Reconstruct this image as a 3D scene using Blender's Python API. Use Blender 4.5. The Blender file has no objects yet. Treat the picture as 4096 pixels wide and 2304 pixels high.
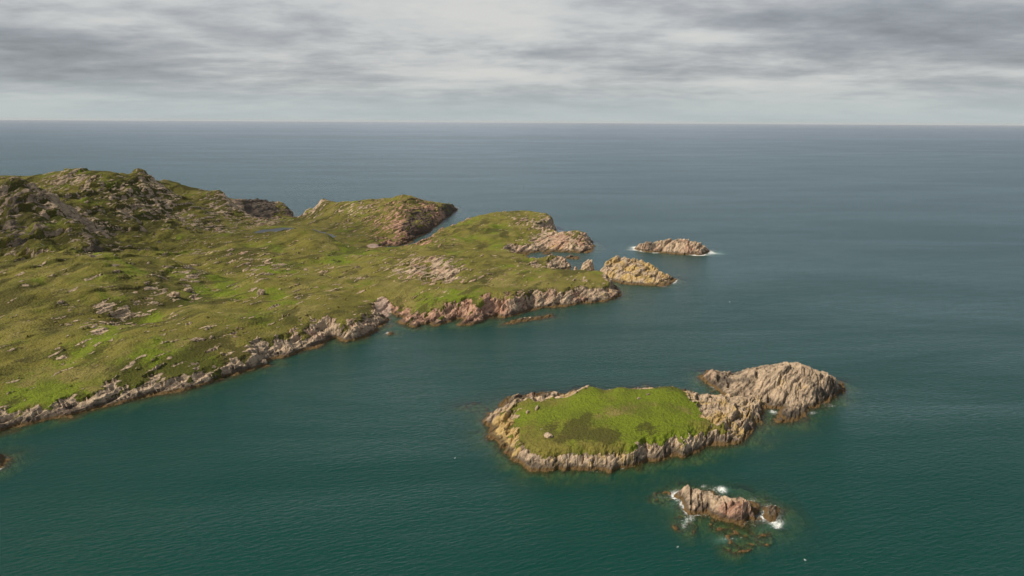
import bpy, math, random
import numpy as np
random.seed(4)
R = math.radians
sc = bpy.context.scene
COL = sc.collection

# ------------------------------------------------------------------ camera
CAM_H, FPX, PITCH, ROLL = 100.0, 788.0, 11.93, 0.31
cam_d = bpy.data.cameras.new("camera")
cam = bpy.data.objects.new("camera", cam_d); COL.objects.link(cam)
cam.location = (0, 0, CAM_H)
from mathutils import Matrix
MROT = Matrix.Rotation(R(90 - PITCH), 3, 'X') @ Matrix.Rotation(R(ROLL), 3, 'Z')
cam.rotation_euler = MROT.to_euler()
cam_d.sensor_width = 36.0
cam_d.lens = 36.0 * FPX / 1024.0
cam_d.clip_start = 1.0
cam_d.clip_end = 300000.0
sc.camera = cam
sc.render.resolution_x, sc.render.resolution_y = 1024, 576

# ------------------------------------------------------------------ light
SUN_EL, SUN_AZ = 43.0, -110.0      # azimuth measured from +Y (ahead), negative = to the left
world = bpy.data.worlds.new("World"); sc.world = world
world.use_nodes = True
sun_d = bpy.data.lights.new("sun", 'SUN')
sun_d.energy = 5.0; sun_d.angle = R(3.0); sun_d.color = (1.0, 0.89, 0.73)
sun = bpy.data.objects.new("sun", sun_d); COL.objects.link(sun)
sdir = (math.sin(R(SUN_AZ)) * math.cos(R(SUN_EL)), math.cos(R(SUN_AZ)) * math.cos(R(SUN_EL)), math.sin(R(SUN_EL)))
from mathutils import Vector
sun.rotation_euler = Vector(sdir).to_track_quat('Z', 'Y').to_euler()
sun.location = (-300, -100, 400)
sc.view_settings.view_transform = 'Standard'
sc.view_settings.look = 'None'
sc.view_settings.exposure = 0.14
sc.view_settings.gamma = 1.0


class NT:
    """small helper for node trees"""
    def __init__(s, tree):
        s.t = tree; s.n = tree.nodes; s.l = tree.links; s.n.clear()
    def new(s, typ, **kw):
        nd = s.n.new(typ)
        for k, v in kw.items():
            setattr(nd, k, v)
        return nd
    def put(s, sock, val):
        if isinstance(val, bpy.types.NodeSocket): s.l.new(val, sock)
        elif isinstance(val, tuple) and sock.type == 'RGBA' and len(val) == 3: sock.default_value = (*val, 1)
        else: sock.default_value = val
    def math(s, op, a, b=None, c=None, clamp=False):
        nd = s.new('ShaderNodeMath', operation=op); nd.use_clamp = clamp
        s.put(nd.inputs[0], a)
        if b is not None: s.put(nd.inputs[1], b)
        if c is not None: s.put(nd.inputs[2], c)
        return nd.outputs[0]
    def vmath(s, op, a, b=None):
        nd = s.new('ShaderNodeVectorMath', operation=op)
        s.put(nd.inputs[0], a)
        if b is not None:
            if op == 'SCALE': s.put(nd.inputs[3], b)
            else: s.put(nd.inputs[1], b)
        return nd.outputs[0]
    def mix(s, f, a, b, mode='MIX'):
        nd = s.new('ShaderNodeMix', data_type='RGBA', blend_type=mode)
        s.put(nd.inputs[0], f); s.put(nd.inputs[6], a); s.put(nd.inputs[7], b)
        return nd.outputs[2]
    def ramp(s, v, lo, hi, a=0.0, b=1.0, smooth=True):
        nd = s.new('ShaderNodeMapRange', interpolation_type='SMOOTHSTEP' if smooth else 'LINEAR')
        s.put(nd.inputs[0], v); s.put(nd.inputs[1], lo); s.put(nd.inputs[2], hi); s.put(nd.inputs[3], a); s.put(nd.inputs[4], b)
        return nd.outputs[0]
    def noise(s, vec, scale, detail=4.0, rough=0.55, dist=0.0, color=False):
        nd = s.new('ShaderNodeTexNoise')
        s.put(nd.inputs['Vector'], vec); s.put(nd.inputs['Scale'], scale)
        nd.inputs['Detail'].default_value = detail; nd.inputs['Roughness'].default_value = rough
        nd.inputs['Distortion'].default_value = dist
        return nd.outputs['Color' if color else 'Fac']
    def mapping(s, vec, rot=(0, 0, 0), scale=(1, 1, 1), loc=(0, 0, 0)):
        if rot != (0, 0, 0):       # turn first, then stretch
            r0 = s.new('ShaderNodeMapping'); s.put(r0.inputs[0], vec); r0.inputs['Rotation'].default_value = rot; vec = r0.outputs[0]
        nd = s.new('ShaderNodeMapping'); s.put(nd.inputs[0], vec)
        nd.inputs['Location'].default_value = loc; nd.inputs['Scale'].default_value = scale
        return nd.outputs[0]


# ---- world: Nishita sky behind a broken layer of stratocumulus
w = NT(world.node_tree)
sky = w.new('ShaderNodeTexSky', sky_type='NISHITA')
sky.sun_disc = False; sky.sun_elevation = R(SUN_EL); sky.sun_rotation = R(SUN_AZ)
sky.altitude = 100; sky.air_density = 1.0; sky.dust_density = 1.5; sky.ozone_density = 1.0
bg1 = w.new('ShaderNodeBackground'); w.put(bg1.inputs[0], sky.outputs[0]); bg1.inputs[1].default_value = 0.10
tc = w.new('ShaderNodeTexCoord')
sep = w.new('ShaderNodeSeparateXYZ'); w.put(sep.inputs[0], tc.outputs['Generated'])
el = w.math('MAXIMUM', sep.outputs[2], 0.0)
den = w.math('ADD', el, 0.13)
cx = w.math('DIVIDE', sep.outputs[0], den); cy = w.math('DIVIDE', sep.outputs[1], den)
cmb = w.new('ShaderNodeCombineXYZ'); w.put(cmb.inputs[0], cx); w.put(cmb.inputs[1], cy)
cp = cmb.outputs[0]
warp = w.vmath('SCALE', w.vmath('SUBTRACT', w.noise(cp, 0.5, 2.0, 0.5, color=True), (0.5, 0.5, 0.5)), 0.5)
cpw = w.vmath('ADD', w.mapping(cp, scale=(0.95, 1.15, 1.0), loc=(3.1, 8.4, 0)), warp)
n_big = w.noise(cpw, 0.16, 3.0, 0.5)
n_med = w.noise(cpw, 0.55, 8.0, 0.57)
n_fin = w.noise(w.mapping(cpw, loc=(7, 2, 3)), 3.2, 5.0, 0.6)
dens = w.math('ADD', w.math('MULTIPLY', n_big, 0.5), w.math('ADD', w.math('MULTIPLY', n_med, 0.95), w.math('MULTIPLY', n_fin, 0.46)))
dens = w.math('SUBTRACT', dens, 0.31)
dens = w.math('ADD', dens, w.ramp(el, 0.16, 0.50, 0.0, 0.26))
def sky_blob(az, elv, raz, rel, amp):
    """a cloud bank / a thinner place in the layer at a compass direction of the sky"""
    global dens
    a = w.math('ARCTAN2', sep.outputs[0], sep.outputs[1])
    da = w.math('DIVIDE', w.math('SUBTRACT', a, R(az)), R(raz))
    de = w.math('DIVIDE', w.math('SUBTRACT', sep.outputs[2], math.sin(R(elv))), R(rel))
    q = w.math('ADD', w.math('MULTIPLY', da, da), w.math('MULTIPLY', de, de))
    g = w.math('EXPONENT', w.math('MULTIPLY', q, -1.0))
    dens = w.math('ADD', dens, w.math('MULTIPLY', g, amp))
for b in [(-30, 4.4, 12, 0.9, 0.20), (-34, 2.9, 12, 0.7, 0.12), (1, 4.6, 7, 0.7, 0.20), (22, 6.8, 12, 1.5, 0.14), (33, 4.6, 10, 0.8, 0.10), (-6, 7.6, 12, 1.2, -0.11), (13.5, 5.7, 4, 0.5, -0.20),
          (-12, 3.6, 5, 0.6, 0.10), (-33, 7.6, 8, 1.0, -0.08), (12, 2.6, 6, 0.25, -0.12), (-2, 3.2, 5, 0.4, -0.10), (30, 3.0, 8, 0.3, -0.12)]:
    sky_blob(*b)
cr = w.new('ShaderNodeValToRGB'); w.put(cr.inputs[0], dens)
els = cr.color_ramp.elements
els[0].position = 0.42; els[0].color = (0.60, 0.60, 0.58, 1)
els[1].position = 0.92; els[1].color = (0.215, 0.23, 0.25, 1)
for p, c in [(0.55, (0.52, 0.53, 0.53)), (0.66, (0.40, 0.41, 0.425)), (0.76, (0.305, 0.325, 0.35))]:
    e = els.new(p); e.color = (*c, 1)
hazec = (0.44, 0.50, 0.51)
hf = w.ramp(el, 0.0, 0.065, 0.85, 0.0)
ccol = w.mix(hf, cr.outputs[0], hazec)
bg2 = w.new('ShaderNodeBackground'); w.put(bg2.inputs[0], ccol); bg2.inputs[1].default_value = 1.0
mixs = w.new('ShaderNodeMixShader'); mixs.inputs[0].default_value = 0.93
w.l.new(bg1.outputs[0], mixs.inputs[1]); w.l.new(bg2.outputs[0], mixs.inputs[2])
wo = w.new('ShaderNodeOutputWorld'); w.l.new(mixs.outputs[0], wo.inputs[0])

# ------------------------------------------------------------------ surveying helpers
# positions below are read from the photograph (4096 x 2304) and turned into metres on the ground
MR = np.array([[MROT[i][j] for j in range(3)] for i in range(3)])
def ray(px, py):
    d = np.array([(px / 4 - 512) / FPX, (288 - py / 4) / FPX, -1.0])
    return MR @ d
def at_h(px, py, h=0.0):
    d = ray(px, py); k = (h - CAM_H) / d[2]
    return (d[0] * k, d[1] * k)
def at_d(px, py, dist):
    d = ray(px, py); k = dist / d[1]
    return (d[0] * k, dist, CAM_H + d[2] * k)
def col_d(px, dist):
    """a point on the sea in the column px, dist metres ahead"""
    py = 950
    for _ in range(4):
        lo, hi = 500.0, 2400.0
        for _ in range(30):
            py = (lo + hi) / 2
            if at_h(px, py)[1] > dist: lo = py
            else: hi = py
    return at_h(px, py)
def P(seq):
    """polygon: (px, py) = seen on the waterline, (px, 'd', dist) = hidden, by distance"""
    return np.array([at_h(*q) if len(q) == 2 else col_d(q[0], q[2]) for q in seq])
def blob_field(x, y, blobs, T=None):
    """sum of soft ellipses; each (px, py, rx, ry, amp[, h])"""
    out = np.zeros_like(x)
    for b in blobs:
        h = b[5] if len(b) > 5 else (T.hit(b[0], b[1]) if T is not None else 10.0)
        c = np.array(at_h(b[0], b[1], h)); ex = np.array(at_h(b[0] + b[2], b[1], h)) - c
        u = np.array(at_h(b[0], b[1] - b[3], h)) - c; dn = c - np.array(at_h(b[0], b[1] + b[3], h))
        ey = (u + dn) / 2
        M = np.linalg.inv(np.array([[ex[0], ey[0]], [ex[1], ey[1]]]))
        a = (x - c[0]) * M[0, 0] + (y - c[1]) * M[0, 1]
        bb = (x - c[0]) * M[1, 0] + (y - c[1]) * M[1, 1]
        out += b[4] * np.exp(-(a * a + bb * bb))
    return out

# ------------------------------------------------------------------ noise in numpy
_rng = np.random.RandomState(11)
_perm = _rng.permutation(65536).astype(np.int64)
_ang = (_rng.rand(65536) * 2 * np.pi)
_gx, _gy = np.cos(_ang).astype(np.float32), np.sin(_ang).astype(np.float32)
_rv = _rng.rand(65536).astype(np.float32)
def _h(i, j, seed):
    return _perm[(_perm[(i + seed * 977) & 65535] + j) & 65535]
def perlin(x, y, seed=0):
    i = np.floor(x).astype(np.int64); j = np.floor(y).astype(np.int64)
    fx = (x - i).astype(np.float32); fy = (y - j).astype(np.float32)
    u = fx * fx * fx * (fx * (fx * 6 - 15) + 10); v = fy * fy * fy * (fy * (fy * 6 - 15) + 10)
    def g(di, dj):
        k = _h(i + di, j + dj, seed)
        return _gx[k] * (fx - di) + _gy[k] * (fy - dj)
    a = g(0, 0); b = g(1, 0); c = g(0, 1); d = g(1, 1)
    return ((a + (b - a) * u) * (1 - v) + (c + (d - c) * u) * v) * 1.5
def fbm(x, y, o=4, seed=0, gain=0.5):
    s = 0; a = 1.0; tot = 0
    for k in range(o):
        s = s + a * perlin(x * 2 ** k + 13.7 * k, y * 2 ** k - 7.1 * k, seed + k)
        tot += a; a *= gain
    return s / tot
def ridged(x, y, o=3, seed=0):
    s = 0; a = 1.0; tot = 0
    for k in range(o):
        s = s + a * (1 - np.abs(perlin(x * 2 ** k, y * 2 ** k, seed + k)) * 2); tot += a; a *= 0.5
    return s / tot
def cells(x, y, seed=0):
    """cellular noise: F1, F2, a random number per cell, offset from the cell's centre"""
    i = np.floor(x).astype(np.int64); j = np.floor(y).astype(np.int64)
    f1 = np.full(x.shape, 9.0, np.float32); f2 = f1.copy()
    rid = np.zeros(x.shape, np.float32); ox = rid.copy(); oy = rid.copy()
    for di in (-1, 0, 1):
        for dj in (-1, 0, 1):
            k = _h(i + di, j + dj, seed)
            dx = (x - (i + di + _rv[k])).astype(np.float32)
            dy = (y - (j + dj + _rv[(k + 331) & 65535])).astype(np.float32)
            d = np.sqrt(dx * dx + dy * dy)
            m = d < f1
            f2 = np.where(m, f1, np.minimum(f2, d))
            rid = np.where(m, _rv[(k + 77) & 65535], rid); ox = np.where(m, dx, ox); oy = np.where(m, dy, oy)
            f1 = np.where(m, d, f1)
    return f1, f2, rid, ox, oy
def sstep(a, b, x):
    t = np.clip((x - a) / (b - a), 0, 1); return t * t * (3 - 2 * t)

STRIKE = R(66)
def st(x, y, ang=STRIKE):
    return x * math.cos(ang) + y * math.sin(ang), -x * math.sin(ang) + y * math.cos(ang)
DIP = R(38)
def rock_relief(x, y, fine=True, seed=0, k=1.0, ang=STRIKE, hz=0.0):
    """bedded, jointed rock: tilted slabs, blocks and open cracks, about +-1 m"""
    s, t = st(x, y, ang)
    s = s + fbm(x / 14, y / 14, 2, seed + 3) * 5; t = t * math.cos(DIP) + hz * math.sin(DIP) * 1.3 + fbm(x / 11, y / 11, 3, seed + 5) * 2.2
    f1, f2, r, ox, oy = cells(s / (19 * k), t / (3.4 * k), seed)
    z = (r - 0.5) * 1.1 - oy * 1.35 - 0.85 * np.exp(-(f2 - f1) / 0.13)
    f1, f2, r, ox, oy = cells(s / (6.5 * k), t / (1.25 * k), seed + 9)
    z = z + (r - 0.5) * 0.55 - oy * 0.55 - 0.30 * np.exp(-(f2 - f1) / 0.10)
    f1, f2, r, ox, oy = cells(s / (4.6 * k), t / (3.4 * k), seed + 15)
    z = z + (r - 0.5) * 0.6 + ox * 0.35
    if fine:
        f1, f2, r, ox, oy = cells(s / (2.4 * k), t / (0.55 * k), seed + 21)
        z = z + (r - 0.5) * 0.28 - oy * 0.2 - 0.10 * np.exp(-(f2 - f1) / 0.1)
    z = z + fbm(x / 2.6, y / 2.6, 3, seed + 30) * 0.4
    return z

# ------------------------------------------------------------------ terrain class
def poly_sdf(x, y, poly):
    """signed distance, positive inside"""
    d2 = np.full(x.shape, 1e18); ins = np.zeros(x.shape, bool)
    n = len(poly)
    for i in range(n):
        ax, ay = poly[i]; bx, by = poly[(i + 1) % n]
        ex, ey = bx - ax, by - ay
        wx, wy = x - ax, y - ay
        tt = np.clip((wx * ex + wy * ey) / (ex * ex + ey * ey + 1e-12), 0, 1)
        dx, dy = wx - ex * tt, wy - ey * tt
        d2 = np.minimum(d2, dx * dx + dy * dy)
        c = ((ay > y) != (by > y)) & (x < (bx - ax) * (y - ay) / (by - ay + 1e-12) + ax)
        ins ^= c
    d = np.sqrt(d2)
    return np.where(ins, d, -d)
class Lattice:
    """smooth fields sampled on a coarse lattice and read back by bilinear interpolation"""
    def __init__(s, x0, x1, y0, y1, step):
        s.x0, s.y0, s.step = x0, y0, step
        s.nx = int((x1 - x0) / step) + 2; s.ny = int((y1 - y0) / step) + 2
        gx = x0 + np.arange(s.nx) * step; gy = y0 + np.arange(s.ny) * step
        s.X, s.Y = np.meshgrid(gx, gy)
    def read(s, F, x, y):
        u = np.clip((x - s.x0) / s.step, 0, s.nx - 1.001); v = np.clip((y - s.y0) / s.step, 0, s.ny - 1.001)
        i = u.astype(int); j = v.astype(int); a = u - i; b = v - j
        return (F[j, i] * (1 - a) + F[j, i + 1] * a) * (1 - b) + (F[j + 1, i] * (1 - a) + F[j + 1, i + 1] * a) * b
def tps_fit(pts, smooth):
    p = np.array([(q[0], q[1]) for q in pts]); h = np.array([q[2] for q in pts]); n = len(p)
    d2 = ((p[:, None] - p[None]) ** 2).sum(2)
    K = 0.5 * d2 * np.log(d2 + 1e-9); np.fill_diagonal(K, 0)
    K += np.eye(n) * smooth
    A = np.zeros((n + 3, n + 3)); A[:n, :n] = K; A[:n, n] = 1; A[:n, n + 1:] = p; A[n, :n] = 1; A[n + 1:, :n] = p.T
    return p, np.linalg.solve(A, np.concatenate([h, [0, 0, 0]]))
def tps_eval(fit, x, y):
    p, wgt = fit; n = len(p)
    out = wgt[n] + wgt[n + 1] * x + wgt[n + 2] * y
    for k in range(n):
        d2 = (x - p[k, 0]) ** 2 + (y - p[k, 1]) ** 2
        out = out + wgt[k] * 0.5 * d2 * np.log(d2 + 1e-9)
    return out
EMPTYB = []
class Terrain:
    def __init__(s, poly, ctrl, W=6.0, lat=2.0, margin=14.0, seed=0, jag=2.0, relief=1.0, grass=EMPTYB, rocky=EMPTYB, shoals=EMPTYB,
                 base_rock=1.0, yellow=0.2, red=0.3, pale=0.0, dark=0.0, fine=True, k=1.0, smooth=20.0, hmin=1.0, ang=STRIKE, slope=0.45, heath=0.27, straw=0.42,
                 yblobs=EMPTYB, rblobs=EMPTYB, green=EMPTYB, brown=EMPTYB, dry=EMPTYB, sand=EMPTYB, gpoly=None, main=False, wide=EMPTYB, crags=EMPTYB, shoal_top=-0.5, darkb=EMPTYB):
        s.__dict__.update(locals()); del s.__dict__['s']
        s.box = (poly[:, 0].min() - margin, poly[:, 0].max() + margin, poly[:, 1].min() - margin, poly[:, 1].max() + margin)
        for b in shoals:
            c = at_h(b[0], b[1]); r = 14
            s.box = (min(s.box[0], c[0] - r), max(s.box[1], c[0] + r), min(s.box[2], c[1] - r), max(s.box[3], c[1] + r))
        L = s.L = Lattice(s.box[0] - 6, s.box[1] + 6, s.box[2] - 6, s.box[3] + 6, lat)
        s.SD = poly_sdf(L.X, L.Y, poly)
        fit = tps_fit(ctrl, smooth)
        s.BASE = np.maximum(tps_eval(fit, L.X, L.Y), hmin)
        if gpoly is not None: s.GP = poly_sdf(L.X, L.Y, np.array([at_h(q[0], q[1], s.hit(q[0], q[1])) if len(q) == 2 else col_d(q[0], q[2]) for q in gpoly]))
        s.WID = blob_field(L.X, L.Y, wide, s) if wide else np.zeros_like(L.X)
    def hit(s, px, py):
        """height of the smooth ground where the sight line through (px, py) meets it"""
        d = ray(px, py)
        ds = np.linspace(max(s.box[2], 60), s.box[3], 900)
        xs = d[0] / d[1] * ds; zs = CAM_H + d[2] / d[1] * ds
        ins = s.L.read(s.SD, xs, ds) > 0
        g = np.where(ins & (xs > s.box[0]) & (xs < s.box[1]), s.L.read(s.BASE, xs, ds) * np.clip(s.L.read(s.SD, xs, ds) / s.W, 0, 1), 0.0)
        k = np.nonzero(zs <= g)[0]
        return float(max(g[k[0]], 0.0)) if len(k) else float(s.BASE.mean())
    def eval(s, x, y):
        sd_ = s.seed; m = s.main
        # jagged coast: notches run along the bedding
        ss, tt = st(x, y, s.ang)
        ja = fbm(ss / (14 * s.k), tt / (5 * s.k), 4, sd_ + 40, 0.6); jb = fbm(x / 9, y / 9, 3, sd_ + 50)
        d = s.L.read(s.SD, x + jb * s.jag, y + jb * s.jag) + ja * s.jag * 1.6
        base = s.L.read(s.BASE, x, y)
        if m:
            base = base + np.clip(d / 25, 0, 1) * (fbm(x / 34, y / 34, 3, sd_ + 60) * 3.2 + fbm(ss / 32, tt / 12, 3, sd_ + 66) * 1.8)
        band = 0.0
        if m:
            hm = np.clip(blob_field_l(s, 'crags', x, y), 0, 1)
            q = base / 8.5 + fbm(ss / 50, tt / 22, 4, sd_ + 310, 0.55) * 1.5
            f = q - np.floor(q)
            terr = np.floor(q) + sstep(0.0, 0.30, f)
            base = base + hm * ((terr - q + 0.15) * 8.5 * 0.75 + fbm(x / 17, y / 17, 3, sd_ + 320) * 5.5 * np.clip(d / 20, 0, 1))
            band = hm * (1 - np.clip(np.abs(f - 0.14) / 0.2, 0, 1))
        Wv = (s.W + s.L.read(s.WID, x, y)) * (1 + 0.8 * fbm(x / 16, y / 16, 3, sd_ + 70))
        prof = np.clip(d / Wv, 0, 1); prof = np.where(prof < 1, 1 - (1 - prof) ** 1.35, 1)
        base = np.maximum(base, s.hmin)
        h = base * prof
        under = np.clip(d * s.slope, -11, 0) + fbm(x / 7, y / 7, 4, sd_ + 80) * np.clip(-d / 5, 0, 1) * 3.0
        h = np.where(d > 0, h, under)
        # where is bare rock
        edge = fbm(x / 6, y / 6, 4, sd_ + 90, 0.6)
        if s.gpoly is not None:
            g = s.L.read(s.GP, x, y) + edge * 7.0 + fbm(x / 1.8, y / 1.8, 3, sd_ + 92) * 1.6
            rock = np.maximum(0.5 - (g + 0.6) / 3.6, 0.5 + (Wv * 0.62 - d) / 1.6)
        elif m:
            stripe = fbm(ss / 12, tt / 2.6, 5, sd_ + 100, 0.66)
            clump = fbm(x / 32, y / 32, 3, sd_ + 110)
            dn = blob_field_l(s, 'rocky', x, y) + clump * 0.45
            rock = 0.5 + (stripe - 0.325 + dn * 0.36) * 3.0
            coast = 0.5 + (Wv * 0.9 + edge * 9 - d) / 6.0 + stripe * 0.9
            rock = np.maximum(rock, np.clip(coast, 0, 1.2))
            gy_, gx_ = s.slope_at(x, y)
            steep = np.sqrt(gx_ ** 2 + gy_ ** 2)
            rock = np.maximum(rock, 0.5 + (steep - 0.62 + stripe * 0.9 + edge * 0.2) * 2.2)
            rock = np.maximum(rock, 0.5 + (band - 0.72 + stripe * 1.2) * 1.6)
        else:
            rock = np.full(x.shape, 1.0)
        sandm = blob_field(x, y, s.sand, s) if s.sand else np.zeros_like(x)
        rock = np.where(sandm > 0.35, 1.0, rock)
        rm = sstep(0.3, 0.75, rock)
        amp = np.clip((d + 1.5) / 5, 0.12, 1) * s.relief * (1 - sstep(0.15, 0.4, sandm))
        rel = rock_relief(x, y, s.fine, sd_, s.k, s.ang, np.maximum(h, -2))
        if m: amp = amp * (1 - 0.45 * sstep(12, 24, d))
        z = h + rel * amp * rm + rm * np.where(d > 12, 0.35, 0.1)
        z = z + (1 - rm) * (fbm(x / 9, y / 9, 3, sd_ + 95) * 0.3 + fbm(x / 1.6, y / 1.6, 2, sd_ + 97) * 0.13) * np.clip(d / 5, 0, 1)
        # open gullies that cut the cliff along the bedding
        gl = ridged(ss / 40 / s.k, tt / 7.5 / s.k, 2, sd_ + 120)
        gm = sstep(0.78, 0.95, gl) * sstep(0.4, 0.9, rock) * (1 - np.clip(np.abs(d - 3) / (s.W * 1.8), 0, 1))
        z = z - gm * np.minimum(np.maximum(h, 0) * 0.75, 4.0) * (d > -2)
        if s.shoals:
            sh = blob_field(x, y, [(b[0], b[1], b[2] * 1.9, b[3] * 1.9, 1.0, 0.0) for b in s.shoals])
            top = s.shoal_top
            zs = top + fbm(x / 2.5, y / 2.5, 4, sd_ + 140) * 1.8 - (1 - np.clip(sh * 1.7, 0, 1)) * 3.4
            z = np.where(sh > 0.05, np.maximum(z, zs), z)
        # tones
        n1 = fbm(x / 26, y / 26, 4, sd_ + 150, 0.6); n2 = fbm(ss / 34, tt / 13, 4, sd_ + 160, 0.6); n3 = fbm(x / 18, y / 18, 4, sd_ + 170, 0.6)
        green = 0.24 + n1 * 1.2 + (blob_field_l(s, 'green', x, y))
        brown = s.heath + n2 * 1.7 + (blob_field_l(s, 'brown', x, y)) + (np.clip(steep - 0.18, 0, 0.5) * 1.3 if m else 0) + np.clip(rock - 0.1, 0, 0.4) * 0.8
        dry = s.straw + n3 * 1.5 + (blob_field_l(s, 'dry', x, y))
        yel = s.yellow + fbm(x / 8, y / 8, 4, sd_ + 180, 0.6) * 0.8 + blob_field_l(s, 'yblobs', x, y)
        red = s.red + fbm(x / 16, y / 16, 4, sd_ + 190, 0.6) * 0.6 + blob_field_l(s, 'rblobs', x, y)
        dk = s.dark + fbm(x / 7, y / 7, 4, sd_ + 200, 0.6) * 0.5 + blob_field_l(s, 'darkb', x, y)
        if m: dk = dk - 0.7 * sstep(12, 25, d) * (1 - blob_field_l(s, 'crags', x, y).clip(0, 1))
        return z, d, [rock, green, brown, sandm], [yel, red, dry, dk]
    def slope_at(s, x, y):
        if not hasattr(s, 'SLX'):
            gy, gx = np.gradient(s.BASE, s.L.step)
            s.SLX, s.SLY = gx, gy
        return s.L.read(s.SLY, x, y), s.L.read(s.SLX, x, y)
def blob_field_l(s, key, x, y):
    b = getattr(s, key)
    if not b: return 0.0
    c = '_c' + key
    if not hasattr(s, c): setattr(s, c, blob_field(s.L.X, s.L.Y, b, s))
    return s.L.read(getattr(s, c), x, y)

# ------------------------------------------------------------------ mesh builders
def warp_axis(a, b, s0, s1, pivot_a, pivot_b):
    """axis from a to b; spacing s0 inside the pivot range, growing to s1 outside"""
    out = [a]
    while out[-1] < b:
        v = out[-1]
        q = max(0, pivot_a - v, v - pivot_b) / max(1, (b - a))
        out.append(v + s0 + (s1 - s0) * min(1, q * 3))
    return np.array(out)
def grid_mesh(name, X, Y, Z, keep, attrs, mat, smooth=False):
    ny, nx = X.shape
    idx = np.arange(nx * ny).reshape(ny, nx)
    q = np.stack([idx[:-1, :-1], idx[:-1, 1:], idx[1:, 1:], idx[1:, :-1]], -1).reshape(-1, 4)
    q = q[keep.reshape(-1)]
    used = np.zeros(nx * ny, bool); used[q.ravel()] = True
    remap = np.cumsum(used) - 1
    q = remap[q]
    co = np.stack([X.ravel()[used], Y.ravel()[used], Z.ravel()[used]], -1).astype(np.float32)
    return raw_mesh(name, co, q, {k: v.reshape(-1, 4)[used] for k, v in attrs.items()}, mat, smooth)
def raw_mesh(name, co, q, attrs, mat, smooth=True):
    me = bpy.data.meshes.new(name)
    me.vertices.add(len(co)); me.vertices.foreach_set('co', co.ravel())
    me.loops.add(q.size); me.loops.foreach_set('vertex_index', q.ravel().astype(np.int32))
    me.polygons.add(len(q)); me.polygons.foreach_set('loop_start', np.arange(0, q.size, 4, dtype=np.int32))
    me.polygons.foreach_set('loop_total', np.full(len(q), 4, np.int32))
    me.polygons.foreach_set('use_smooth', np.full(len(q), smooth, bool))
    me.update(calc_edges=True)
    for k, v in attrs.items():
        a = me.attributes.new(k, 'FLOAT_COLOR', 'POINT'); a.data.foreach_set('color', v.astype(np.float32).ravel())
    me.materials.append(mat)
    return me
def link(name, me, parent=None):
    o = bpy.data.objects.new(name, me); COL.objects.link(o)
    if parent: o.parent = parent
    return o
def tag(o, label=None, cat=None, group=None, kind=None):
    if label: o['label'] = label
    if cat: o['category'] = cat
    if group: o['group'] = group
    if kind: o['kind'] = kind
    return o

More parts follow.
